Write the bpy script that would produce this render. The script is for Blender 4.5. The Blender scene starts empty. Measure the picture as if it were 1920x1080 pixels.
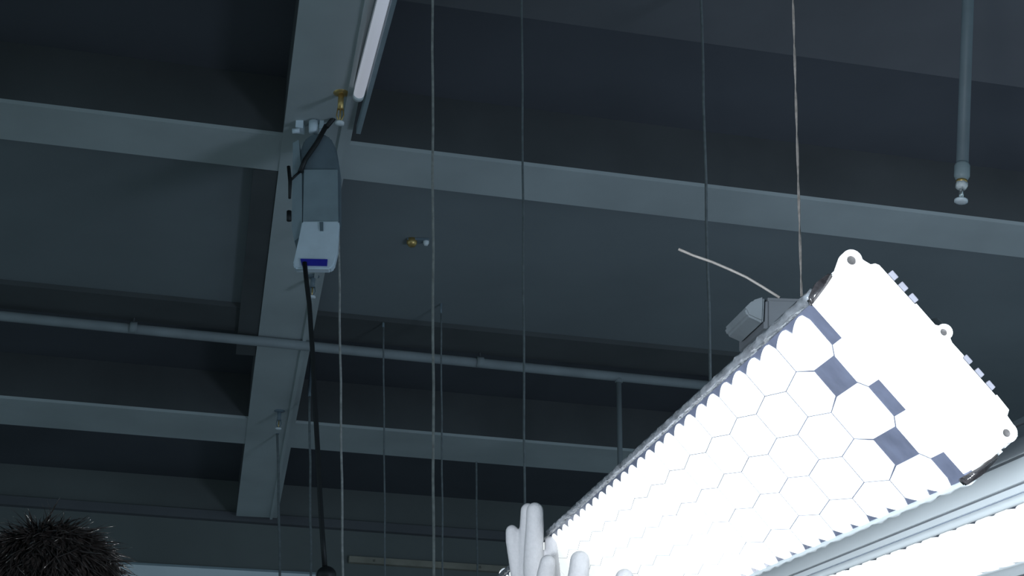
import bpy, bmesh, math, random
from mathutils import Vector, Matrix
random.seed(7)
SC = bpy.context.scene
COL = SC.collection
# ------------------------------------------------------------------ camera, world, lights
F = 3200.0; TH = math.radians(25.0); CZ = 1.10
ST, CT = math.sin(TH), math.cos(TH)
cam = bpy.data.cameras.new('camera'); cam.sensor_width = 36; cam.lens = F/1920*36
cam.clip_start = 0.02; cam.clip_end = 100
camo = bpy.data.objects.new('camera', cam); COL.objects.link(camo)
camo.location = (0, 0, CZ); camo.rotation_euler = (math.pi/2+TH, 0, 0); SC.camera = camo
wd = bpy.data.worlds.new('world'); SC.world = wd; wd.use_nodes = True
wd.node_tree.nodes['Background'].inputs[0].default_value = (0.50, 0.76, 0.90, 1)
wd.node_tree.nodes['Background'].inputs[1].default_value = 0.485
SC.view_settings.view_transform = 'Standard'; SC.view_settings.look = 'None'
SC.view_settings.exposure = 0; SC.view_settings.gamma = 1
SC.view_settings.use_curve_mapping = False
ADDED_LIGHT_W = 230          # added fill light behind the camera, brightens the lamps and gloves
ADDED_UPLIGHT_W = 290            # added uplight out of view, standing in for glare on the right ceiling
LENS_EMIT = 0.86             # light emitting diode lenses
SOFFIT = CZ+4.0             # underside of the beams
SLAB = CZ+4.32

# ------------------------------------------------------------------ helpers
def cam2w(v):               # (right, down, forward) -> world direction
    return Vector((v[0], v[2]*CT+v[1]*ST, v[2]*ST-v[1]*CT))
def rayw(px, py): return cam2w(((px-960)/F, (py-540)/F, 1.0))
O = Vector((0, 0, CZ))
def at(px, py, d): return O+rayw(px, py)*d                       # at forward distance d
def onz(px, py, z): r = rayw(px, py); return O+r*((z-CZ)/r.z)
def ony(px, py, y): r = rayw(px, py); return O+r*(y/r.y)

def mat(name, col, rough=0.6, metal=0.0, emit=0.0, ecol=None, noise=0.0, nscale=30, bump=0.0, bscale=80, spec=0.5, trans=0.0, stretch=None, coat=0.0):
    m = bpy.data.materials.new(name); m.use_nodes = True
    nt = m.node_tree; b = nt.nodes['Principled BSDF']
    b.inputs['Base Color'].default_value = (*col, 1); b.inputs['Roughness'].default_value = rough
    b.inputs['Metallic'].default_value = metal; b.inputs['Specular IOR Level'].default_value = spec
    b.inputs['Coat Weight'].default_value = coat
    if trans: b.inputs['Transmission Weight'].default_value = trans
    if emit:
        b.inputs['Emission Color'].default_value = (*(ecol or col), 1); b.inputs['Emission Strength'].default_value = emit
    if noise or bump:
        tc = nt.nodes.new('ShaderNodeTexCoord'); mp = nt.nodes.new('ShaderNodeMapping')
        nt.links.new(tc.outputs['Object'], mp.inputs[0])
        if stretch: mp.inputs['Scale'].default_value = stretch
    if noise:
        n = nt.nodes.new('ShaderNodeTexNoise'); n.inputs['Scale'].default_value = nscale; n.inputs['Detail'].default_value = 5
        nt.links.new(mp.outputs[0], n.inputs['Vector'])
        r = nt.nodes.new('ShaderNodeValToRGB')
        r.color_ramp.elements[0].position = 0.3; r.color_ramp.elements[1].position = 0.7
        r.color_ramp.elements[0].color = (*[c*(1-noise) for c in col], 1)
        r.color_ramp.elements[1].color = (*[min(1, c*(1+noise)) for c in col], 1)
        nt.links.new(n.outputs['Fac'], r.inputs[0]); nt.links.new(r.outputs[0], b.inputs['Base Color'])
    if bump:
        n2 = nt.nodes.new('ShaderNodeTexNoise'); n2.inputs['Scale'].default_value = bscale; n2.inputs['Detail'].default_value = 4
        nt.links.new(mp.outputs[0], n2.inputs['Vector'])
        bp = nt.nodes.new('ShaderNodeBump'); bp.inputs['Strength'].default_value = bump; bp.inputs['Distance'].default_value = 0.002
        nt.links.new(n2.outputs['Fac'], bp.inputs['Height']); nt.links.new(bp.outputs[0], b.inputs['Normal'])
    return m

M = dict(
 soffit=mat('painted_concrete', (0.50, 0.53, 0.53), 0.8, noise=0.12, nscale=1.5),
 darkbeam=mat('dark_beam_grey', (0.085, 0.088, 0.090), 0.85, noise=0.15, nscale=2),  # beam bodies, much darker than the soffits below them
 slab=mat('charcoal_deck', (0.088, 0.092, 0.106), 0.9, noise=0.2, nscale=0.7),
 panel=mat('grey_ceiling_panel', (0.215, 0.235, 0.245), 0.8, noise=0.12, nscale=0.8),
 topsoffit=mat('darkened_soffit', (0.125, 0.125, 0.135), 0.85, noise=0.12, nscale=1.5),  # soffit colour darkened where the added uplight falls too bright
 wall=mat('dark_wall', (0.16, 0.17, 0.165), 0.9, noise=0.12, nscale=1.2),
 floor=mat('concrete_floor', (0.55, 0.55, 0.55), 0.7, noise=0.15, nscale=1.5),
 pipe=mat('galvanised_pipe', (0.27, 0.29, 0.30), 0.7, 0.0, noise=0.1, nscale=6),
 black=mat('black_plastic', (0.012, 0.012, 0.013), 0.5, noise=0.1, nscale=20),
 wire=mat('grey_cord', (0.40, 0.38, 0.36), 0.9, noise=0.25, nscale=40),
 wiredim=mat('thin_dark_cord', (0.165, 0.18, 0.185), 0.9, noise=0.2, nscale=40),
 cord=mat('twisted_cord', (0.085, 0.08, 0.076), 0.9, noise=0.35, nscale=300),
 brass=mat('brass', (0.62, 0.42, 0.16), 0.35, 0.7, noise=0.15, nscale=60),
 chrome=mat('chrome', (0.75, 0.77, 0.78), 0.25, 0.8, noise=0.05, nscale=60),
 whitepl=mat('white_plastic', (0.80, 0.82, 0.84), 0.4, noise=0.05, nscale=20),
 hoistgrey=mat('blue_grey_paint', (0.16, 0.20, 0.23), 0.5, noise=0.1, nscale=12),
 hoistmid=mat('grey_paint', (0.30, 0.36, 0.39), 0.5, noise=0.08, nscale=12),
 hoistlight=mat('pale_blue_grey_plastic', (0.80, 0.87, 0.94), 0.4, noise=0.06, nscale=12),
 blue=mat('blue_strip', (0.03, 0.03, 0.42), 0.4, noise=0.1, nscale=30),
 tube=mat('tube_glass', (0.85, 0.87, 0.92), 0.3, emit=0.30, ecol=(0.82, 0.86, 1.0), noise=0.03, nscale=10),
 board=mat('pale_panel', (0.88, 0.92, 0.95), 0.6, noise=0.04, nscale=3),
 brownrail=mat('brown_rail', (0.30, 0.27, 0.22), 0.7, noise=0.15, nscale=8),
 lens=mat('lit_lens', (0.9, 0.95, 0.95), 0.2, emit=LENS_EMIT, ecol=(0.95, 1.0, 1.0), noise=0.02, nscale=30),
 cap=mat('white_cap_added_glow', (0.92, 0.93, 0.95), 0.4, emit=1.1, ecol=(0.95, 0.98, 1.0), noise=0.02, nscale=40),  # emission stands in for glare; the cap itself gives no light
 ear=mat('white_lug_added_glow', (0.90, 0.90, 0.93), 0.4, emit=0.10, ecol=(0.92, 0.95, 1.0), noise=0.03, nscale=80),  # faint added glow in place of glare on the lugs
 tray=mat('lens_tray', (0.155, 0.175, 0.25), 0.25, noise=0.2, nscale=60, coat=0.5),
 rim=mat('silver_sealant', (0.36, 0.39, 0.43), 0.22, 0.5, noise=0.35, nscale=160, bump=0.9, bscale=160, stretch=(1, 0.35, 1)),
 gasket=mat('black_gasket', (0.035, 0.033, 0.036), 0.18, noise=0.3, nscale=150, bump=0.8, bscale=150, coat=0.6),
 alu=mat('anodised_aluminium', (0.74, 0.80, 0.83), 0.5, 0.1, noise=0.04, nscale=60, stretch=(1, 0.05, 1)),
 aludark=mat('groove_shade_paint', (0.20, 0.22, 0.24), 0.5, 0.3, noise=0.1, nscale=60),  # dark tone for the shade inside the housing grooves
 screw=mat('dull_screw', (0.12, 0.115, 0.115), 0.5, 0.3, noise=0.5, nscale=400),
 fin=mat('heat_sink_fin', (0.36, 0.36, 0.42), 0.45, 0.2, noise=0.1, nscale=80),
 tan=mat('tan_wire', (0.15, 0.14, 0.132), 0.6, noise=0.12, nscale=200),
 gland=mat('grey_cable_gland', (0.035, 0.042, 0.05), 0.8, noise=0.1, nscale=60),
 gland2=mat('dull_grey_gland', (0.055, 0.068, 0.078), 0.8, noise=0.2, nscale=60),
 upper=mat('dull_aluminium', (0.34, 0.37, 0.40), 0.5, 0.1, noise=0.05, nscale=60),
 glove=mat('white_knit_glove', (0.47, 0.465, 0.485), 0.9, noise=0.04, nscale=300, bump=0.25, bscale=700),
 skin=mat('skin', (0.55, 0.37, 0.29), 0.55, noise=0.08, nscale=40),
 shirt=mat('dark_work_shirt', (0.05, 0.055, 0.07), 0.9, noise=0.2, nscale=40),
 hair=mat('dark_hair', (0.013, 0.0115, 0.0115), 0.24, noise=0.4, nscale=90, spec=1.0),
 eye=mat('eye', (0.8, 0.8, 0.8), 0.2, noise=0.02, nscale=30),
 lamp=mat('added_light_glass', (0.9, 0.93, 1.0), 0.3, emit=3.0, noise=0.02, nscale=20),  # glowing face of the added fill lights
)

def link(o, parent=None):
    COL.objects.link(o)
    if parent is not None: o.parent = parent
    return o
def obj(name, bm, m, parent=None, smooth=False, mw=None):
    me = bpy.data.meshes.new(name)
    bmesh.ops.recalc_face_normals(bm, faces=bm.faces)
    bm.to_mesh(me); bm.free(); me.materials.append(M[m])
    if smooth:
        for p in me.polygons: p.use_smooth = True
    o = bpy.data.objects.new(name, me)
    if mw is not None: o.matrix_world = mw
    return link(o, parent)
def tag(o, label=None, cat=None, group=None, kind=None):
    if label: o['label'] = label
    if cat: o['category'] = cat
    if group: o['group'] = group
    if kind: o['kind'] = kind
    return o
def thing(name, label, cat, loc=(0, 0, 0), group=None, mw=None):
    o = bpy.data.objects.new(name, None); o.empty_display_size = 0.05
    o.matrix_world = mw if mw is not None else Matrix.Translation(Vector(loc))
    COL.objects.link(o); bpy.context.view_layer.update() if False else None
    return tag(o, label, cat, group)
def box(bm, lo, hi, mtx=None):
    vs = []
    for z in (lo[2], hi[2]):
        for x, y in ((lo[0], lo[1]), (hi[0], lo[1]), (hi[0], hi[1]), (lo[0], hi[1])):
            p = Vector((x, y, z)); vs.append(bm.verts.new(mtx @ p if mtx else p))
    for f in ((3, 2, 1, 0), (4, 5, 6, 7), (0, 1, 5, 4), (1, 2, 6, 5), (2, 3, 7, 6), (3, 0, 4, 7)):
        bm.faces.new([vs[i] for i in f])
    return vs
def bbox(lo, hi, bev=0.0, mtx=None):
    bm = bmesh.new(); box(bm, lo, hi, mtx)
    if bev: bmesh.ops.bevel(bm, geom=list(bm.edges), offset=bev, segments=2, affect='EDGES', profile=0.5)
    return bm
def prism(bm, pts, e, mtx=None):
    """pts: closed list of 3D points (planar), extruded by vector e"""
    a = [bm.verts.new(mtx @ Vector(p) if mtx else Vector(p)) for p in pts]
    e = Vector(e)
    b = [bm.verts.new(mtx @ (Vector(p)+e) if mtx else Vector(p)+e) for p in pts]
    n = len(a)
    bm.faces.new(a); bm.faces.new(b[::-1])
    for i in range(n): bm.faces.new((a[i], b[i], b[(i+1) % n], a[(i+1) % n]))
    return a, b
def tube(bm, pts, rad, n=8, cap=True):
    pts = [Vector(p) for p in pts]
    rs = rad if isinstance(rad, (list, tuple)) else [rad]*len(pts)
    rings = []; ref = None
    for i, p in enumerate(pts):
        t = (pts[min(i+1, len(pts)-1)]-pts[max(i-1, 0)]).normalized()
        if ref is None: ref = t.orthogonal().normalized()
        ref = (ref-t*ref.dot(t)).normalized(); w = t.cross(ref)
        rings.append([bm.verts.new(p+(ref*math.cos(k*2*math.pi/n)+w*math.sin(k*2*math.pi/n))*rs[i]) for k in range(n)])
    for a, b in zip(rings, rings[1:]):
        for k in range(n): bm.faces.new((a[k], a[(k+1) % n], b[(k+1) % n], b[k]))
    if cap: bm.faces.new(rings[0][::-1]); bm.faces.new(rings[-1])
def tubeo(name, pts, rad, m, parent=None, n=8):
    bm = bmesh.new(); tube(bm, pts, rad, n); return obj(name, bm, m, parent, smooth=True)
def lathe(bm, prof, n=20, mtx=None):
    rings = []
    for r, z in prof:
        rings.append([bm.verts.new((mtx @ Vector((r*math.cos(k*2*math.pi/n), r*math.sin(k*2*math.pi/n), z))) if mtx else Vector((r*math.cos(k*2*math.pi/n), r*math.sin(k*2*math.pi/n), z))) for k in range(n)])
    for a, b in zip(rings, rings[1:]):
        for k in range(n): bm.faces.new((a[k], a[(k+1) % n], b[(k+1) % n], b[k]))
    bm.faces.new(rings[0][::-1]); bm.faces.new(rings[-1])
def arc(cx, cz, r, a0, a1, n=10):
    return [(cx+r*math.cos(math.radians(a0+(a1-a0)*i/n)), cz+r*math.sin(math.radians(a0+(a1-a0)*i/n))) for i in range(n+1)]

# ------------------------------------------------------------------ the hall
tag(obj('floor', bbox((-9, -4, -0.1), (9, 16, 0)), 'floor'), 'grey concrete hall floor', kind='structure')
tag(obj('ceiling', bbox((-9, -4, SLAB), (9, 16, SLAB+0.2)), 'slab'), 'charcoal deck ceiling between grey beams', kind='structure')
SL = 0.247; cdir = Vector((1, SL, 0)).normalized(); cn = Vector((-SL, 1, 0)).normalized()     # cross beams
def strip(y0, w, z0, z1, x0=-8.5, x1=8.5):
    """box along the cross direction; y0 = world Y of its near edge at x = 0"""
    bm = bmesh.new()
    a = Vector((x0, y0+SL*x0, z0)); b = Vector((x1, y0+SL*x1, z0))
    prism(bm, [a, b, b+cn*w, a+cn*w], (0, 0, z1-z0)); return bm
def beam(name, label, y0, w):
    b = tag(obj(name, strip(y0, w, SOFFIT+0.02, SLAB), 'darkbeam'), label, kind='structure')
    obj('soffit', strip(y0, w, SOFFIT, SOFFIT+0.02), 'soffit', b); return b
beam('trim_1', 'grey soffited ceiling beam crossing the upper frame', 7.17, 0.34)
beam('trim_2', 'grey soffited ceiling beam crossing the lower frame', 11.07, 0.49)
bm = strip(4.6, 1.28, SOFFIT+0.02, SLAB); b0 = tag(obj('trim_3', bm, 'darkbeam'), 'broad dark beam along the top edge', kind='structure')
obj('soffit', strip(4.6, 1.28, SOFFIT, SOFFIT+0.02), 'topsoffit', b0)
# main beam
md = Vector((-0.1835, 1, 0)); mdn = md.normalized(); mn = Vector((1, 0.1835, 0)).normalized()
ML0 = Vector((-0.865+0.1835*5.8, 0, 0)); MW = 0.315
def mstrip(o0, w, y0, y1, z0, z1):
    bm = bmesh.new()
    a = ML0+mn*o0+md*y0; b = ML0+mn*o0+md*y1
    a.z = b.z = z0
    prism(bm, [a, a+mn*w, b+mn*w, b], (0, 0, z1-z0)); return bm
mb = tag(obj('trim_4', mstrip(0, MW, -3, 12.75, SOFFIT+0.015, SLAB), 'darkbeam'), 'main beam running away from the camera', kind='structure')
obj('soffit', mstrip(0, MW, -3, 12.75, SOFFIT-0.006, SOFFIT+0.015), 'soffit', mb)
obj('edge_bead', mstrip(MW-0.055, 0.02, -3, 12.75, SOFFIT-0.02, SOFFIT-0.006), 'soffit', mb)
# lighter suspended panels of the middle bay, and the dark strips beside them
bm = strip(7.47, 1.92, SOFFIT+0.05, SOFFIT+0.08); tag(obj('trim_5', bm, 'panel'), 'grey suspended ceiling panels of the middle bay', kind='structure')
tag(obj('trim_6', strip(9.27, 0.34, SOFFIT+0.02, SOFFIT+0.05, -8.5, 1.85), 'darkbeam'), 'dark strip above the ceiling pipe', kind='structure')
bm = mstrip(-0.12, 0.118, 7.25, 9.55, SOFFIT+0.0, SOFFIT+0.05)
tag(obj('trim_7', bm, 'darkbeam'), 'dark strip along the main beam', kind='structure')
tag(obj('trim_9', strip(9.447, 1.60, SOFFIT+0.05, SOFFIT+0.08, 1.85, 8.5), 'panel'), 'grey suspended ceiling panels right of the pipe', kind='structure')
# back wall
wy = 13.42
bmw = bmesh.new(); a = Vector((-14, wy-SL*14, 0)); b = Vector((14, wy+SL*14, 0)); prism(bmw, [a, b, b+cn*0.2, a+cn*0.2], (0, 0, SLAB))
wall = tag(obj('wall_back', bmw, 'wall'), 'dark rear wall of the hall', kind='structure')
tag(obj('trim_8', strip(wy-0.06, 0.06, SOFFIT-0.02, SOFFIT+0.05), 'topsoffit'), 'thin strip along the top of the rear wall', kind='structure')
def onwall(px, py, off=0.0):
    r = rayw(px, py); p0 = Vector((0, wy, 0))-cn*off
    t = (p0-O).dot(cn)/r.dot(cn); return O+r*t

# ------------------------------------------------------------------ pipe, conduit, things on the ceiling and wall
zp = SOFFIT-0.04
p0 = onz(0, 592, zp); p1 = onz(1320, 722, zp); dd = (p1-p0)
pp = thing('ceiling_pipe', 'long thin grey pipe crossing under the ceiling below the middle bay', 'pipe', p0)
def addp(o, root):          # child built in world coordinates
    o.matrix_parent_inverse = root.matrix_world.inverted(); return o
def child(name, bm, m, root, smooth=False):
    return addp(obj(name, bm, m, root, smooth), root)
def tubec(name, pts, rad, m, root, n=8):
    bm = bmesh.new(); tube(bm, pts, rad, n); return child(name, bm, m, root, True)
tubec('pipe_run', [p0-dd*1.0, p1+dd*0.18], 0.03, 'pipe', pp, 12)
for px, py in ((250, 614), (900, 679)):
    c = onz(px, py, zp)
    bm = bmesh.new(); tube(bm, [c-dd.normalized()*0.02, c+dd.normalized()*0.02], 0.033, 12); child('pipe_clip', bm, 'pipe', pp, True)
    tubec('clip_rod', [c, c+Vector((0, 0, 0.3))], 0.004, 'darkbeam', pp, 6)
# vertical conduit to the right of the frame centre
c = onz(1160, 706, zp); yc = c.y
cd = thing('conduit_drop', 'thin vertical conduit dropping from the ceiling pipe', 'conduit', c)
tubec('conduit', [c, ony(1165, 1000, yc)], 0.016, 'panel', cd, 8)
tubec('elbow', [c, c-Vector((0, 0, 0.04))], 0.024, 'panel', cd, 8)

def sprinkler(px, py, label, metal='chrome', z=None, drop=0.13, s=1.0, disc='whitepl'):
    zt = (SOFFIT if z is None else z)
    tip = onz(px, py, zt-drop)
    t = thing('fire_sprinkler', label, 'sprinkler', (tip.x, tip.y, zt), group='pendent sprinklers')
    def L(nm, prof, m, off=(0, 0)):
        bm = bmesh.new(); lathe(bm, [(r*s, zz) for r, zz in prof], 14); o = obj(nm, bm, m, t, True); o.location = (off[0], off[1], 0)
    L('escutcheon', [(0.036, 0.002), (0.036, -0.006), (0.018, -0.014)], 'brass' if metal == 'brass' else 'hoistgrey')
    L('nipple', [(0.013, -0.005), (0.013, -drop*0.55)], metal)
    for sx in (-1, 1):
        bm = bmesh.new(); tube(bm, [(sx*0.011*s, 0, -drop*0.5), (sx*0.016*s, 0, -drop*0.75), (sx*0.004*s, 0, -drop*0.96)], 0.003*s, 6); obj('frame_arm', bm, metal, t, True)
    L('bulb', [(0.003, -drop*0.55), (0.004, -drop*0.75), (0.003, -drop*0.93)], 'brass')
    L('deflector', [(0.006, -drop*0.94), (0.020, -drop*0.97), (0.020, -drop*1.03), (0.006, -drop*1.05)], disc)
sprinkler(637, 231, 'small pendent sprinkler with white tip beside the hoist hook', 'brass', drop=0.16)
sprinkler(585, 557, 'small pendent sprinkler with white tip beside the black cable', 'hoistgrey')
sprinkler(522, 804, 'small pendent sprinkler with white tip where main and lower beams cross', 'hoistgrey')
t = None
# yellow sprinkler on the middle bay panel
c = onz(783, 449, SOFFIT+0.05)
t = thing('ceiling_detector', 'small brass sensor with pale knob on the middle bay ceiling', 'sensor', c)
for nm, dx, r, h, m in (('brass_body', -0.03, 0.028, 0.04, 'brass'), ('pale_knob', 0.045, 0.016, 0.035, 'whitepl')):
    bm = bmesh.new(); lathe(bm, [(r, 0.0), (r, -h*0.6), (r*0.6, -h)], 14); o = obj(nm, bm, m, t, True); o.location = (dx, 0, 0)
bm = bbox((-0.055, -0.022, -0.012), (0.06, 0.022, 0.0), 0.003); obj('base_plate', bm, 'hoistgrey', t)

# sprinkler drop pipe at the right
yd = 4.0
top = ony(1815, 0, yd); bot = ony(1804, 318, yd); ax = (top-bot).normalized()
full = bot+ax*((SOFFIT-bot.z)/ax.z)
t = thing('sprinkler_drop', 'grey vertical drop pipe ending in a sprinkler head at the upper right', 'pipe', bot)
tubec('drop_pipe', [full+ax*0.1, bot], 0.0165, 'hoistgrey', t, 14)
q = ax.to_track_quat('Z', 'Y').to_matrix().to_4x4(); q.translation = bot
def LC(nm, prof, m, root, mtx, n=16):
    bm = bmesh.new(); lathe(bm, prof, n, mtx); return child(nm, bm, m, root, True)
LC('reducer', [(0.0165, 0.02), (0.021, 0.01), (0.021, -0.02), (0.014, -0.034)], 'hoistmid', t, q)
LC('brass_ring', [(0.015, -0.034), (0.015, -0.042)], 'brass', t, q)
LC('nut', [(0.017, -0.042), (0.017, -0.053), (0.011, -0.06)], 'whitepl', t, q, 6)
LC('stem', [(0.007, -0.06), (0.006, -0.09)], 'chrome', t, q)
for sx in (-1, 1):
    tubec('frame_arm', [q @ Vector((sx*0.01, 0, -0.055)), q @ Vector((sx*0.011, 0, -0.075)), q @ Vector((sx*0.004, 0, -0.092))], 0.0022, 'chrome', t, 6)
LC('deflector', [(0.005, -0.09), (0.018, -0.093), (0.018, -0.098), (0.010, -0.101)], 'hoistlight', t, q)

# fluorescent batten on the right side of the main beam
zt = SOFFIT-0.05
ta = onz(719, 0, zt); tb = onz(672, 180, zt); td = (tb-ta).normalized(); ts = Vector((td.y, -td.x, 0))
t = thing('tube_light', 'white fluorescent tube fixed along the right edge of main beam', 'lamp', tb)
tubec('tube', [tb-td*1.5, tb-td*0.01], 0.024, 'tube', t, 14)
tubec('tube_cap', [tb-td*0.02, tb+td*0.012], 0.0245, 'whitepl', t, 14)
bm = bmesh.new(); a = tb-td*1.55+Vector((0, 0, 0.028)); b = tb+td*0.03+Vector((0, 0, 0.028)); s = ts*0.04
prism(bm, [a-s*0.6, a+s*1.3, b+s*1.3, b-s*0.6], (0, 0, 0.06)); child('batten', bm, 'soffit', t)
bm = bmesh.new(); a = tb-td*1.5+ts*0.034+Vector((0, 0, 0)); b = tb+td*0.33+ts*0.034
prism(bm, [a, a+ts*0.02, b+ts*0.02, b], (0, 0, 0.045)); child('side_trunking', bm, 'hoistmid', t)

# pale panel and brown rail on the rear wall, seen at the lower edge
a = onwall(214, 1056.5, 0.03); b = onwall(592, 1077.5, 0.03)
t = bmesh.new(); prism(t, [a, b, b-Vector((0, 0, 1.1)), a-Vector((0, 0, 1.1))], cn*0.028)
pb = thing('wall_board', 'pale blue-white board on the rear wall below the beams', 'board', (a+b)/2-Vector((0, 0, 1.1)))
child('board_face', t, 'board', pb)
t = bmesh.new(); prism(t, [a, b, b+Vector((0, 0, 0.018)), a+Vector((0, 0, 0.018))], cn*0.03); child('top_edge', t, 'hoistmid', pb)
a = onwall(655, 1042, 0.05); b = onwall(960, 1062, 0.05)
br = thing('wall_rail', 'brownish horizontal rail on the rear wall', 'rail', a)
t = bmesh.new(); prism(t, [a, b+(b-a)*0.5, b+(b-a)*0.5-Vector((0, 0, 0.05)), a-Vector((0, 0, 0.05))], cn*0.045); child('rail_bar', t, 'brownrail', br)
for f in (0.15, 0.8):
    c = a.lerp(b, f)-Vector((0, 0, 0.025)); tubec('rail_bracket', [c, c+cn*0.05], 0.012, 'brownrail', br, 6)

# ------------------------------------------------------------------ hanging wires
def hang(x0, y0, x1, y1, yw, r, m, label, z_end=None, toz=SOFFIT+0.02):
    a = ony(x0, y0, yw); b = ony(x1, y1, yw); d = (a-b).normalized()
    topp = b+d*((toz-b.z)/d.z)
    low = b+d*(((0.9 if z_end is None else z_end)-b.z)/d.z)
    t = thing('hanging_wire', label, 'wire', low, group='wires hanging from the ceiling')
    n = 26; pts = []
    for i in range(n+1):
        p = low.lerp(topp, i/n); w = 0.3*r*math.sin(i*1.9+x0); pts.append(p+Vector((w, 0, 0)))
    tubec('strand', pts, r, m, t, 6)
    tubec('ceiling_hook', [topp+Vector((0, 0, SLAB-toz)), topp, topp-d*0.03], r*1.3, 'hoistgrey', t, 6)
hang(811, 0, 813, 1080, 5.2, 0.0046, 'wire', 'brightest full-height wire, just left of the frame centre')
hang(636, 500, 643, 1080, 7.6, 0.0058, 'wire', 'pale wire hanging just right of the hoist and black cable')
hang(979, 100, 984, 1000, 5.6, 0.0042, 'wiredim', 'faint wire hanging down through the centre of the frame', toz=SLAB)
hang(827, 600, 830, 1080, 8.9, 0.005, 'wiredim', 'faint wire just right of the brightest full-height wire')
hang(719, 640, 722, 1080, 9.1, 0.005, 'wiredim', 'faint wire midway between the pale wire and the brightest wire')
hang(580, 700, 583, 1080, 10.2, 0.008, 'wiredim', 'faint wire hanging just left of the black cable')
hang(521, 850, 525, 1080, 10.9, 0.009, 'wiredim', 'leftmost faint wire hanging under the lower sprinkler')
hang(893, 890, 895, 1080, 11.5, 0.007, 'wiredim', 'short faint wire right of centre below the lower beam', toz=SLAB)
hang(1316, 50, 1331, 660, 5.7, 0.0055, 'wiredim', 'faint wire hanging between the centre and the lit lamp', toz=SLAB)

# ------------------------------------------------------------------ hoist under the main beam
yh = 6.75
def H(px, py, dy=0.0): return ony(px, py, yh+dy)
ht = H(596, 196)
t = thing('hoist', 'grey and white hoist with blue strip hanging under the main beam', 'hoist', H(592, 503))
bm = bmesh.new(); prism(bm, [H(574, 190), H(606, 190), H(606, 199), H(574, 199)], (0, 0.05, 0)); child('hook_plate', bm, 'black', t)
tubec('hanger_rod', [Vector((ht.x, ht.y, SOFFIT)), H(596, 205), H(594, 232)], 0.012, 'hoistgrey', t, 8)
bm = bmesh.new(); prism(bm, [H(556, 205), H(570, 202), H(568, 240), H(554, 238)], (0, 0.06, 0)); child('hook_cheek', bm, 'hoistlight', t)
bm = bmesh.new(); prism(bm, [H(599, 216), H(608, 218), H(606, 240), H(598, 241)], (0, 0.06, 0)); child('hook_cheek', bm, 'hoistlight', t)
tubec('hook_pin', [H(588, 228), H(588, 248)], 0.022, 'hoistlight', t, 10)
tubec('hook_pin', [H(548, 246), H(562, 245)], 0.012, 'hoistlight', t, 8)
# body with a rounded top
prof = [(563, 420), (561, 330), (562, 285), (570, 262), (586, 250), (604, 249), (620, 258), (631, 280), (637, 320), (637, 420)]
bm = bmesh.new(); prism(bm, [H(x, y) for x, y in prof], (0, 0.09, 0)); bmesh.ops.bevel(bm, geom=list(bm.edges), offset=0.008, segments=2, affect='EDGES'); child('motor_body', bm, 'hoistgrey', t)
bm = bmesh.new(); prism(bm, [H(x, y, -0.012) for x, y in ((570, 318), (633, 318), (634, 415), (568, 415))], (0, 0.02, 0)); child('front_plate', bm, 'hoistmid', t)
bm = bmesh.new(); prism(bm, [H(x, y, -0.008) for x, y in ((549, 268), (560, 262), (566, 330), (567, 440), (552, 452), (547, 430))], (0, 0.10, 0)); child('side_cover', bm, 'hoistmid', t)
bm = bmesh.new(); prism(bm, [H(x, y, -0.022) for x, y in ((566, 414), (636, 414), (633, 468), (626, 498), (618, 504), (552, 503), (549, 494), (557, 462))], (0, 0.045, 0))
bmesh.ops.bevel(bm, geom=list(bm.edges), offset=0.006, segments=2, affect='EDGES'); child('lower_housing', bm, 'hoistlight', t)
bm = bmesh.new(); prism(bm, [H(x, y, -0.030) for x, y in ((563, 485), (614, 486), (613, 498), (566, 497))], (0, 0.014, 0)); child('blue_strip', bm, 'blue', t)
bm = bmesh.new(); prism(bm, [H(x, y, -0.030) for x, y in ((599, 416), (606, 416), (606, 432), (600, 432))], (0, 0.012, 0)); child('latch', bm, 'hoistgrey', t)
tubec('lever', [H(541, 312, -0.01), H(544, 340, -0.01), H(543, 372, -0.01)], [0.008, 0.009, 0.006], 'black', t, 8)
tubec('lever', [H(545, 338, -0.01), H(562, 322, -0.01)], 0.006, 'black', t, 8)
tubec('lever_knob', [H(542, 396, -0.01), H(542, 414, -0.01)], 0.011, 'black', t, 8)
tubec('sling', [H(612, 235, -0.02), H(594, 268, -0.02), H(572, 300, -0.02), H(563, 322, -0.02)], 0.012, 'black', t, 8)
tubec('sling', [H(650, 180, 0), H(634, 212, 0), H(612, 238, -0.02)], 0.012, 'black', t, 8)
pts = [(571, 492), (575, 530), (580, 570), (586, 660), (591, 760), (596, 850), (600, 930), (605, 1010), (609, 1062)]
tubec('black_cable', [H(x, y, -0.03) for x, y in pts], 0.0105, 'black', t, 8)
c = H(612, 1078, -0.03)
bm = bmesh.new(); bmesh.ops.create_uvsphere(bm, u_segments=20, v_segments=12, radius=0.040, matrix=Matrix.Translation(c) @ Matrix.Diagonal((1, 1, 0.9, 1))); child('pendant_grip', bm, 'black', t, True)
tubec('pendant_stem', [c, c-Vector((0, 0, 0.16))], [0.03, 0.024], 'black', t, 12)

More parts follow.
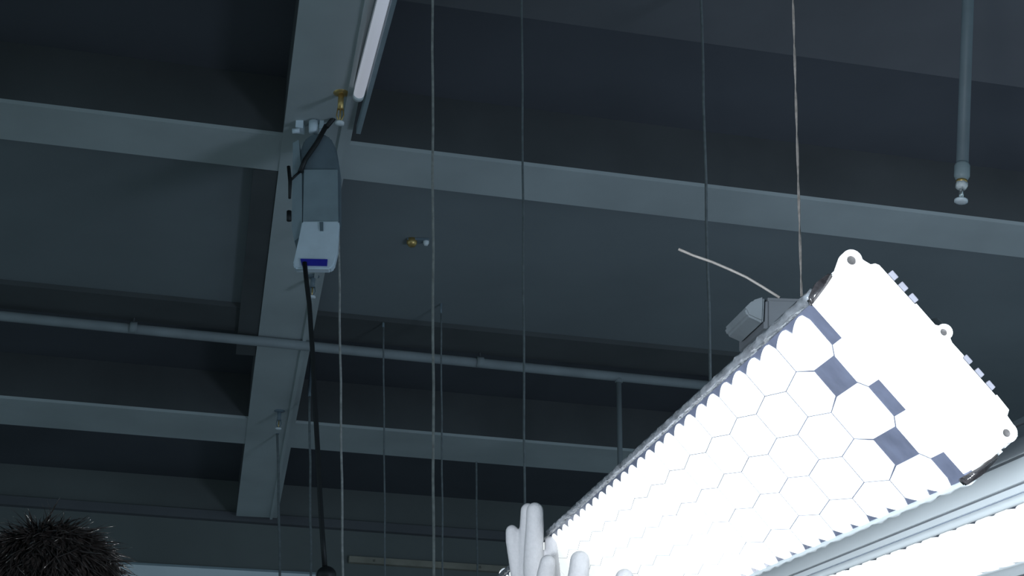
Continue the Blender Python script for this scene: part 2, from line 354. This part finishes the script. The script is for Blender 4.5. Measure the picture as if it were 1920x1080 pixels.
# ------------------------------------------------------------------ lit lamp modules
V = cam2w((-0.13612485, 0.27730237, 0.95109065)).normalized()
PITCH = 0.054; NCOL = 5; CW = 0.0208; CX0 = 0.0148
def lobes(s, y0, y1, base, ex):
    pts = []
    for k in range(2):
        c0 = y0+(y1-y0)*(k+0.5)/2; h = (y1-y0)/4
        for i in range(9):
            th = -math.pi/2+math.pi*i/8
            pts.append((s*(base+ex*((i/8)**0.4*(1-i/8))/0.433), c0-h+2*h*i/8))
    return pts
def lens_mesh(name, right, side=0):
    """one lens: right-hand outline (x, y) mirrored, or a double lobe on the outer side of the edge columns"""
    y0, y1 = right[0][1], right[-1][1]
    Rt = lobes(1, y0, y1, 0.0026, 0.0054) if side == 1 else right
    Lf = lobes(-1, y0, y1, 0.0064, 0.0042) if side == -1 else [(-x, y) for x, y in right]
    pts = Rt+Lf[::-1]
    bm = bmesh.new(); n = len(pts); cx = sum(p[0] for p in pts)/n; cy = sum(p[1] for p in pts)/n
    loops = []
    for q, z in ((1.0, 0.0), (1.0, -0.0002), (0.9, -0.0004)):
        loops.append([bm.verts.new((cx+(x-cx)*q, cy+(y-cy)*q, z)) for x, y in pts])
    for A_, B_ in zip(loops, loops[1:]):
        for i in range(n): bm.faces.new((A_[i], B_[i], B_[(i+1) % n], A_[(i+1) % n]))
    bm.faces.new(loops[-1]); bm.faces.new(loops[0][::-1])
    bmesh.ops.recalc_face_normals(bm, faces=bm.faces)
    me = bpy.data.meshes.new(name); bm.to_mesh(me); bm.free(); me.materials.append(M['lens'])
    return me
LA, LW, LG = 0.0080, 0.0124, 0.00085
HEX = [(LA, LG), (LW, PITCH/2), (LA, PITCH-LG)]
LM = {q: lens_mesh('lens', HEX, q) for q in (-1, 0, 1)}
FIRST = [(LA+0.0004, LG), (0.0127, 0.0070), (0.0127, 0.0355), (LA, PITCH-LG)]
LM0 = {q: lens_mesh('lens', FIRST, q) for q in (-1, 0, 1)}
LFIRST = lens_mesh('lens', [(0.0074, 0.0100), (LW, PITCH/2), (LA, PITCH-LG)])
LHALF = lens_mesh('lens', [(0.0120, 0.0), (0.0120, 0.0170), (0.0074, 0.0235)])
def cap_outline():
    P_ = [(0.0042, -0.0012), (0.1015, 0.0002), (0.1040, 0.0130)]
    P_ += arc(0.1005, 0.0268, 0.0045, -40, 100, 10)
    P_ += [(0.0952, 0.0318), (0.0938, 0.0343), (0.0858, 0.0347), (0.0856, 0.0340), (0.0640, 0.0340), (0.0636, 0.0352), (0.0560, 0.0351)]
    P_ += arc(0.0505, 0.0362, 0.0034, -5, 185, 10)
    P_ += [(0.0455, 0.0346), (0.0332, 0.0346), (0.0330, 0.0338), (0.0098, 0.0334), (0.0082, 0.0325), (0.0072, 0.0305)]
    P_ += arc(0.0006, 0.0245, 0.0048, 65, 200, 10)
    P_ += [(-0.0005, 0.0165), (0.0010, 0.0138)]
    return P_
HOLES = [(0.0003, 0.0252, 0.0024), (0.0503, 0.0358, 0.0019), (0.1006, 0.0265, 0.0021)]
def cap_mesh():
    cu = bpy.data.curves.new('cap', 'CURVE'); cu.dimensions = '2D'; cu.fill_mode = 'BOTH'; cu.extrude = 0.002; cu.bevel_depth = 0.0002
    def spl(pts):
        s = cu.splines.new('POLY'); s.points.add(len(pts)-1); s.use_cyclic_u = True
        for p, q in zip(s.points, pts): p.co = (q[0], q[1], 0, 1)
    spl(cap_outline())
    for x, z, r in HOLES: spl(arc(x, z, r, 0, 345, 23))
    o = bpy.data.objects.new('tmp', cu); COL.objects.link(o)
    bpy.context.view_layer.update()
    me = bpy.data.meshes.new_from_object(o.evaluated_get(bpy.context.evaluated_depsgraph_get()))
    bpy.data.objects.remove(o)
    # curve plane (x, z) -> local (x, y=-, z)
    for v in me.vertices: v.co = Vector((v.co.x, -v.co.z, v.co.y))
    me.flip_normals() if hasattr(me, 'flip_normals') else None
    return me
CAPM = cap_mesh()
def frame(orig, ux, vy):
    m = Matrix.Identity(4); zz = ux.cross(vy)
    for i in range(3):
        m[i][0] = ux[i]; m[i][1] = vy[i]; m[i][2] = zz[i]; m[i][3] = orig[i]
    return m
def module(name, label, mw, L, y_off=0.0, detail=True):
    t = thing(name, label, 'lamp', mw=mw, group='lit diode lamp modules')
    rows = int((L-0.02)/PITCH)
    # housing behind the lens tray: grooved extrusion profile in (x, z)
    prof = [(0.0020, 0.0045), (-0.0008, 0.0045), (-0.0008, 0.0080), (0.0012, 0.0080), (0.0012, 0.0095), (-0.0010, 0.0095), (-0.0010, 0.0215), (0.0008, 0.0215), (0.0008, 0.0235), (-0.0004, 0.0235), (-0.0004, 0.0320),
            (0.1055, 0.0320), (0.1055, 0.0235), (0.1042, 0.0235), (0.1042, 0.0215), (0.1060, 0.0215), (0.1060, 0.0095), (0.1042, 0.0095), (0.1042, 0.0080), (0.1060, 0.0080), (0.1060, 0.0045), (0.1035, 0.0045)]
    bm = bmesh.new(); prism(bm, [(x, 0.003, z) for x, z in prof], (0, L, 0)); obj('housing', bm, 'alu', t)
    if not detail:
        obj('upper_rail', bbox((0.0022, 0.003, 0.0320), (0.1030, L, 0.0395), 0.0006), 'upper', t)
        obj('upper_lip', bbox((0.0006, 0.003, 0.0395), (0.1046, L, 0.0425), 0.0006), 'upper', t)
        obj('upper_face', bbox((-0.0012, 0.003, 0.0238), (0.0010, L, 0.0318), 0.0003), 'upper', t)
        for z0, z1 in ((0.0081, 0.0094), (0.0216, 0.0234)): obj('groove_shade_strip', bbox((0.0002, 0.003, z0), (0.0016, L, z1)), 'aludark', t)  # dark strips that paint shade into the grooves
    obj('lens_tray', bbox((0.0005, 0.003, 0.0005), (0.1050, L, 0.0045)), 'tray', t)
    # raised sealing rims along both long edges
    for x0, s in ((-0.0010, -1), (0.1066, 1)):
        bm = bmesh.new(); n = int(L/0.006); prev = None
        for i in range(n+1):
            y = 0.002+(L-0.004)*i/n; j = (0.0005*math.sin(i*1.7+s)+random.uniform(-0.0003, 0.0003))*(1 if detail else 0.0)
            wi = 0.0044 if s < 0 else 0.0022
            ring = [bm.verts.new((x0-s*wi*0.45, y, -0.0010+j)), bm.verts.new((x0+s*(0.0002+j), y, -0.0004)), bm.verts.new((x0+s*0.0008, y, 0.0030)), bm.verts.new((x0-s*0.0024, y, 0.0046)), bm.verts.new((x0-s*wi, y, 0.0004))]
            if prev:
                for k in range(5): bm.faces.new((prev[k], prev[(k+1) % 5], ring[(k+1) % 5], ring[k]))
            else: bm.faces.new(ring[::-1])
            prev = ring
        bm.faces.new(prev)
        obj('sealing_rim', bm, 'rim' if s < 0 and detail else 'alu', t, True)
    for c in range(NCOL):
        x = CX0+CW*c; odd = c % 2; side = -1 if c == 0 else (1 if c == NCOL-1 else 0)
        y = 0.0185+(PITCH/2 if odd else 0)
        if odd:
            o = bpy.data.objects.new('lens', LHALF); o.location = (x, 0.001, 0.0005); link(o, t)
        for r in range(rows):
            if y+PITCH > L: break
            o = bpy.data.objects.new('lens', (LFIRST if odd else LM0[side]) if r == 0 else LM[side]); o.location = (x, y, 0.0005); link(o, t)
            y += PITCH
    # heat sink fins on the back
    for x in (0.0172, 0.0238, 0.0305, 0.0662, 0.0738, 0.0810):
        obj('heat_sink_fin', bbox((x-0.0021, -0.0005, 0.0315), (x+0.0021, L, 0.0378), 0.0004), 'fin', t)
    # end caps
    for y, flip in ((0.0, 0), (L+0.004, 1)):
        me = CAPM if not flip else CAPM
        if not me.materials: me.materials.append(M['cap'])
        e = bpy.data.objects.new('end_cap', me); e.location = (0, y, 0); link(e, t)
        for (x, z, r) in HOLES:
            bm = bmesh.new(); n = 24
            ro = r+(0.0017 if abs(x-0.05) < 0.02 else 0.0024)
            ri = [bm.verts.new((x+r*math.cos(k*2*math.pi/n), -0.0024, z+r*math.sin(k*2*math.pi/n))) for k in range(n)]
            rr = [bm.verts.new((x+ro*math.cos(k*2*math.pi/n), -0.0024, z+ro*math.sin(k*2*math.pi/n))) for k in range(n)]
            rb = [bm.verts.new((x+ro*1.02*math.cos(k*2*math.pi/n), 0.0024, z+ro*1.02*math.sin(k*2*math.pi/n))) for k in range(n)]
            rc = [bm.verts.new((x+r*math.cos(k*2*math.pi/n), 0.0024, z+r*math.sin(k*2*math.pi/n))) for k in range(n)]
            for k in range(n):
                k2 = (k+1) % n
                bm.faces.new((ri[k], ri[k2], rr[k2], rr[k])); bm.faces.new((rr[k], rr[k2], rb[k2], rb[k])); bm.faces.new((ri[k], ri[k2], rc[k2], rc[k]))
            o = obj('screw_lug', bm, 'ear', e, False)
            bm = bmesh.new(); tube(bm, [(x, -0.0012, z), (x, 0.0034, z)], r*0.98, 16); obj('screw', bm, 'screw', e)
    # black gaskets at the near end
    for pts in ([(0.1020, -0.0030), (0.1060, -0.0026), (0.1072, 0.0060), (0.1064, 0.0170), (0.1042, 0.0176), (0.1040, 0.0080)], [(0.0045, -0.0020), (0.0008, -0.0012), (-0.0022, 0.0060), (-0.0018, 0.0140), (0.0002, 0.0146), (0.0030, 0.0050)]):
        bm = bmesh.new(); prism(bm, [(x, -0.0006, z) for x, z in pts], (0, 0.005, 0)); bmesh.ops.bevel(bm, geom=list(bm.edges), offset=0.0006, segments=2, affect='EDGES'); obj('gasket', bm, 'gasket', t, True)
    return t
A1 = at(1518, 552, 0.75); U1 = cam2w((0.63796473, 0.75901463, -0.1299915)); U1 = (U1-V*U1.dot(V)).normalized()
MW1 = frame(A1, U1, V)
lamp1 = module('lamp_module', 'long tilted lamp bar with white lit lenses and end cap in front', MW1, 1.16)
# rear connector with gland and stray lead, behind the near end
bm = bmesh.new(); prism(bm, [at(x, y, 0.84) for x, y in ((1434, 556), (1540, 560), (1540, 632), (1434, 622))], V*0.05)
bmesh.ops.bevel(bm, geom=list(bm.edges), offset=0.002, segments=2, affect='EDGES'); rc = child('rear_connector', bm, 'gland', lamp1)
bm = bmesh.new()
a = [bm.verts.new(at(x, y, 0.838)) for x, y in ((1434, 555), (1412, 562), (1396, 578), (1402, 592), (1432, 606))]
b = [bm.verts.new(v.co+V*0.04) for v in a]
bm.faces.new(a); bm.faces.new(b[::-1])
for i in range(5): bm.faces.new((a[i], b[i], b[(i+1) % 5], a[(i+1) % 5]))
bmesh.ops.bevel(bm, geom=list(bm.edges), offset=0.001, segments=2, affect='EDGES')
g = obj('cable_gland', bm, 'gland2', rc); g.matrix_parent_inverse = lamp1.matrix_world.inverted() @ Matrix.Identity(4)
g.matrix_parent_inverse = (lamp1.matrix_world @ rc.matrix_parent_inverse @ Matrix.Identity(4)).inverted()
wpts = [(1272, 467, 0.86), (1300, 479, 0.86), (1335, 491, 0.855), (1370, 506, 0.85), (1400, 520, 0.85), (1430, 538, 0.845), (1462, 558, 0.842)]
tubec('lead_wire', [at(*p) for p in wpts], 0.00072, 'tan', lamp1, 8)
# small bracket behind the middle lug
bm = bmesh.new(); prism(bm, [at(x, y, 0.775) for x, y in ((1738, 600), (1757, 596), (1768, 604), (1768, 640), (1738, 640))], V*0.012); child('rear_bracket', bm, 'gland2', lamp1)
# twisted cord that holds the bar
yw = ony(1502, 545, 0.70).y
a = ony(1487, 0, yw); b = ony(1503, 556, yw); d = (a-b).normalized(); topp = b+d*((SLAB-b.z)/d.z)
hc = thing('suspension_cord', 'twisted pale cord running up from the tilted lamp bar', 'cord', b)
for ph in (0, math.pi):
    n = 420; pts = []
    for i in range(n+1):
        f = i/n; f = f*f if True else f; p = b.lerp(topp, f); s = (p-b).length/0.008+ph
        pts.append(p+Vector((math.cos(s), math.sin(s), 0))*0.0003)
    tubec('cord_ply', pts, 0.00036, 'cord', hc, 5)

for yy in (0.12, 0.30):         # the bar's own forward beam
    sp = bpy.data.lights.new('lens_beam', 'SPOT'); sp.energy = 34; sp.color = (0.93, 0.97, 1.0); sp.spot_size = math.radians(168); sp.spot_blend = 0.06; sp.shadow_soft_size = 0.002
    so = bpy.data.objects.new('lens_beam', sp); link(so, lamp1); so.location = (0.056, yy, -0.004)
# second bar: lens facing down, aluminium side towards the camera
R2 = Vector((1, 0, 0)); R2 = (R2-V*R2.dot(V)).normalized()
N2 = R2.cross(V)                # points up
A2 = at(1920, 938, 0.87)
MW2 = frame(A2-V*0.42, R2, V)
lamp2 = module('lamp_module', 'level lamp bar with bare aluminium side at the lower right corner', MW2, 1.25, detail=False)

lamp3 = module('lamp_module', 'lamp bar only just showing in the extreme lower right corner', frame(A2-V*0.42+R2*0.168, R2, V), 1.25, detail=False)

# ------------------------------------------------------------------ the person: gloves, head, hair, body
def fingers_mesh(chains, palm, vox=0.0016):
    bm = bmesh.new()
    for pts, rs in chains:
        P_ = [Vector(p) for p in pts]; R_ = list(rs)
        # rounded tip
        d = (P_[0]-P_[1]).normalized(); r = R_[0]
        tip = [(P_[0]+d*r*0.98, r*0.18), (P_[0]+d*r*0.88, r*0.48), (P_[0]+d*r*0.62, r*0.79), (P_[0]+d*r*0.3, r*0.95)]
        allp = [p for p, _ in tip]+P_; allr = [q for _, q in tip]+R_
        tube(bm, allp, allr, 14)
    for c, rad, rot in palm:
        bmesh.ops.create_uvsphere(bm, u_segments=20, v_segments=14, radius=1.0, matrix=Matrix.Translation(c) @ rot @ Matrix.Diagonal((*rad, 1)))
    return bm
def remesh(o, vox, it=6):
    m = o.modifiers.new('remesh', 'REMESH'); m.mode = 'VOXEL'; m.voxel_size = vox; m.use_smooth_shade = True
    s = o.modifiers.new('smooth', 'SMOOTH'); s.iterations = it; s.factor = 0.5
# head position first
HD = 2.12
hc0 = at(80, 1136, HD)
pelvis = Vector((hc0.x-0.06, hc0.y+0.10, 0.93))
person = thing('person', 'person with short dark tousled hair and white gloves holding lamp bar', 'person', (pelvis.x, pelvis.y, 0.0))
I4 = Matrix.Identity(4)
rot = Matrix.Rotation(math.radians(0), 4, 'Z')
# hand A (farther): four fingers and the thumb
dA = 1.455
def FA(lst, d0, d1, r0, r1):
    n = len(lst); return ([at(x, y, d0+(d1-d0)*i/(n-1)) for i, (x, y) in enumerate(lst)], [r0+(r1-r0)*(i/(n-1))**0.8 for i in range(n)])
px = dA/F
chA = [FA([(960, 996), (961, 1015), (966, 1045), (972, 1085), (984, 1150)], 1.462, 1.452, 0.0056, 0.0066),
       FA([(990, 957), (989, 985), (987, 1020), (986, 1060), (990, 1150)], 1.462, 1.450, 0.0064, 0.0076),
       FA([(1003, 958), (1003, 985), (1001, 1020), (1000, 1060), (1004, 1150)], 1.448, 1.440, 0.0074, 0.0088),
       FA([(1032, 1016), (1034, 1035), (1036, 1060), (1038, 1090), (1034, 1150)], 1.452, 1.440, 0.0052, 0.0070),
       FA([(1027, 1055), (1024, 1075), (1018, 1110), (1014, 1160), (1012, 1185)], 1.405, 1.415, 0.0066, 0.0095)]
palA = [(at(1008, 1185, 1.44), (0.034, 0.018, 0.045), I4), (at(1004, 1250, 1.45), (0.026, 0.020, 0.05), I4)]
bm = fingers_mesh(chA, palA); ga = child('glove', bm, 'glove', person, True); remesh(ga, 0.0013, 4); tag(ga, 'white glove with upright fingers')
chB = [FA([(1087, 1051), (1086, 1068), (1082, 1095), (1078, 1140), (1086, 1200)], 1.372, 1.36, 0.0080, 0.0092),
       FA([(1171, 1084), (1168, 1100), (1160, 1130), (1148, 1165), (1130, 1210)], 1.268, 1.31, 0.0072, 0.0090),
       FA([(1128, 1118), (1126, 1135), (1122, 1155), (1115, 1180), (1108, 1210)], 1.318, 1.335, 0.0078, 0.0092),
       FA([(1205, 1150), (1200, 1165), (1188, 1185), (1170, 1205), (1145, 1230)], 1.26, 1.30, 0.0066, 0.0082),
       FA([(1050, 1160), (1054, 1180), (1062, 1205), (1078, 1235), (1095, 1260)], 1.37, 1.345, 0.0085, 0.0105)]
palB = [(at(1112, 1245, 1.335), (0.040, 0.020, 0.042), I4), (at(1100, 1310, 1.35), (0.028, 0.022, 0.045), I4)]
bm = fingers_mesh(chB, palB); gb = child('glove', bm, 'glove', person, True); remesh(gb, 0.0013, 4); tag(gb, 'white glove with fingertips on the lenses')
wA = at(1000, 1290, 1.46); wB = at(1090, 1350, 1.37)
# body (one continuous skinned surface)
look = Vector((0.93, -0.37, 0)).normalized(); sd = Vector((-look.y, look.x, 0))
neck = hc0-Vector((0, 0, 0.15))-look*0.02; chest = neck-Vector((0, 0, 0.19)); waist = pelvis+Vector((0, 0, 0.17))
vs, es, rs = [], [], []
def vtx(p, r, par=None):
    vs.append(tuple(p)); rs.append(r); i = len(vs)-1
    if par is not None: es.append((par, i))
    return i
ip = vtx(pelvis, (0.16, 0.12)); iw = vtx(waist, (0.14, 0.11), ip); ic = vtx(chest, (0.16, 0.12), iw); inn = vtx(neck, (0.065, 0.065), ic); vtx(hc0-Vector((0, 0, 0.06)), (0.06, 0.06), inn)
for s, w in ((-1, wB), (1, wA)):
    sh = chest+Vector((0, 0, 0.10))+sd*s*0.185
    el = sh.lerp(w, 0.5)+Vector((0, 0, -0.17))+sd*s*0.05
    a = vtx(sh, (0.062, 0.062), ic); b = vtx(el, (0.046, 0.046), a); c = vtx(el.lerp(w, 0.6), (0.038, 0.038), b); vtx(w, (0.028, 0.028), c)
    hp = pelvis+sd*s*0.10-Vector((0, 0, 0.06)); kn = Vector((hp.x+look.x*0.02, hp.y+look.y*0.02, 0.49)); an = Vector((hp.x, hp.y, 0.07))
    a = vtx(hp, (0.09, 0.09), ip); b = vtx(kn, (0.062, 0.062), a); c = vtx(an, (0.045, 0.045), b); vtx(an+look*0.15-Vector((0, 0, 0.025)), (0.04, 0.035), c)
me = bpy.data.meshes.new('body'); me.from_pydata(vs, es, []); me.materials.append(M['shirt'])
bo = bpy.data.objects.new('body', me); link(bo, person); addp(bo, person)
sk = bo.modifiers.new('skin', 'SKIN'); sk.use_smooth_shade = True
for i, d in enumerate(me.skin_vertices[0].data): d.radius = rs[i]; d.use_root = (i == 0)
ss = bo.modifiers.new('sub', 'SUBSURF'); ss.levels = 2; ss.render_levels = 2
# head: shaped ellipsoid with brow, nose, mouth, chin and ears
bm = bmesh.new(); bmesh.ops.create_uvsphere(bm, u_segments=40, v_segments=28, radius=1.0)
hm = Matrix.Translation(hc0-Vector((0, 0, 0.03))) @ Matrix(((look.x, sd.x, 0, 0), (look.y, sd.y, 0, 0), (0, 0, 1, 0), (0, 0, 0, 1)))
for v in bm.verts:
    x, y, z = v.co
    fx, fy, fz = 0.098, 0.076, 0.118
    if z < 0: fy *= 1-0.28*z*z; fx *= 1-0.12*z*z
    X, Y, Z = x*fx, y*fy, z*fz
    if x > 0:
        X += 0.022*math.exp(-((Y/0.013)**2+((Z+0.022)/0.022)**2))           # nose
        X += 0.006*math.exp(-((Y/0.03)**2+((Z-0.02)/0.012)**2))             # brow
        X -= 0.010*math.exp(-(((abs(Y)-0.032)/0.016)**2+((Z-0.002)/0.012)**2))  # eye sockets
        X += 0.006*math.exp(-((Y/0.022)**2+((Z+0.062)/0.008)**2))           # lips
        X += 0.008*math.exp(-((Y/0.02)**2+((Z+0.100)/0.02)**2))             # chin
    if abs(x) < 0.35 and abs(z) < 0.3: Y += math.copysign(0.012*math.exp(-((X/0.015)**2+(Z/0.028)**2)), Y)   # ears
    v.co = hm @ Vector((X, Y, Z))
hd = child('head', bm, 'skin', person, True)
for s in (-1, 1):
    bm = bmesh.new(); bmesh.ops.create_uvsphere(bm, u_segments=14, v_segments=10, radius=0.012, matrix=hm @ Matrix.Translation((0.080, s*0.032, 0.0))); e = obj('eye', bm, 'eye', hd, True)
    e.matrix_parent_inverse = person.matrix_world.inverted()
# hair: scalp cap and tapering locks
bm = bmesh.new(); bmesh.ops.create_uvsphere(bm, u_segments=40, v_segments=24, radius=1.0)
for v in list(bm.verts):
    if v.co.z < -0.25 or (v.co.x > 0.7 and v.co.z < 0.2): bm.verts.remove(v)
for v in bm.verts:
    k = 1+0.03*math.sin(v.co.x*23+v.co.y*17)*math.cos(v.co.z*19)
    v.co = hm @ Vector((v.co.x*0.106*k, v.co.y*0.085*k, v.co.z*0.128*k))
def lock(bm, root, d, L, r, curl, ns=5):
    a = d.orthogonal().normalized(); pts = []; rr = []
    g = Vector((random.uniform(-1, 1), random.uniform(-1, 1), random.uniform(-1, 0.3)))
    for i in range(ns+1):
        f = i/ns; pts.append(root+d*L*f+g*curl*L*f*f); rr.append(r*(1-f)**0.7+0.00012)
    tube(bm, pts, rr, 4, cap=True)
prevd, prevr = Vector((0, 0, 1)), Vector((9, 9, 9))
whorl = Vector((-0.3, 0.1, 1)).normalized()
for i in range(5200):
    while True:
        q = Vector((random.gauss(0, 1), random.gauss(0, 1), random.gauss(0, 1))).normalized()
        if q.z > -0.2 and not (q.x > 0.72 and q.z < 0.2): break
    root = Vector((q.x*0.104, q.y*0.083, q.z*0.126))
    nrm = Vector((q.x/0.104, q.y/0.083, q.z/0.126)).normalized()
    tan = (q-whorl); tan = (tan-nrm*tan.dot(nrm)); tan = tan.normalized() if tan.length > 1e-4 else Vector((1, 0, 0))
    up = 0.10 if random.random() > 0.10 else 0.7
    d = (nrm*random.uniform(0.06, up+0.22)+tan*random.uniform(0.6, 1.0)+Vector((random.uniform(-.3, .3), random.uniform(-.3, .3), random.uniform(-.2, .2)))).normalized()
    if i % 5:                                   # gather the hair into clumps
        d = (d*0.55+prevd*0.45).normalized() if (root-prevr).length < 0.03 else d
    prevd, prevr = d, root
    L = random.uniform(0.022, 0.05); r = random.choice((0.0004, 0.0006, 0.0010, 0.0016, 0.0026))
    a = hm @ root; b = (hm.to_3x3() @ d)
    lock(bm, a, b, L, r, random.uniform(0.1, 0.6))
hr = child('hair', bm, 'hair', person, True); tag(hr, 'short dark tousled hair', kind='stuff')

# ------------------------------------------------------------------ added fill lights out of view, there for brightness
def added_light(wl, aim, label, watts, spread, colour, soft):
    wd_ = (aim-wl).normalized(); wm = wd_.to_track_quat('-Z', 'Y').to_matrix().to_4x4(); wm.translation = wl
    t = thing('added_light', label, 'lamp', (wl.x, wl.y, 0), group='added tripod fill lights')
    child('lamp_head', bbox((-0.16, -0.12, 0.0), (0.16, 0.12, 0.07), 0.008, wm), 'black', t)
    child('lamp_glass', bbox((-0.145, -0.105, -0.004), (0.145, 0.105, 0.0), 0, wm), 'lamp', t)
    tubec('pole', [wl-wd_*0.03, (wl.x, wl.y, 0.25)], 0.014, 'black', t, 10)
    for k in range(3):
        an = k*2*math.pi/3; tubec('leg', [(wl.x, wl.y, 0.45), (wl.x+0.4*math.cos(an), wl.y+0.4*math.sin(an), 0.01)], 0.010, 'black', t, 8)
    sp = bpy.data.lights.new('added_light_beam', 'SPOT'); sp.energy = watts; sp.color = colour
    sp.spot_size = math.radians(spread); sp.spot_blend = 0.9; sp.shadow_soft_size = soft
    so = bpy.data.objects.new('added_light_beam', sp); so.matrix_world = wm @ Matrix.Translation((0, 0, -0.02)); link(so)
    so.parent = t; so.matrix_parent_inverse = t.matrix_world.inverted()
added_light(Vector((-0.45, -0.55, 0.80)), at(1880, 960, 0.95), 'added unseen tripod fill light standing behind the camera', ADDED_LIGHT_W, 46, (0.86, 0.93, 1.0), 0.12)
added_light(Vector((3.6, 3.4, 1.0)), Vector((1.6, 9.8, SOFFIT-0.4)), 'added unseen tripod fill light turned up at the ceiling beyond the right edge', ADDED_UPLIGHT_W, 95, (0.60, 0.76, 1.0), 0.55)
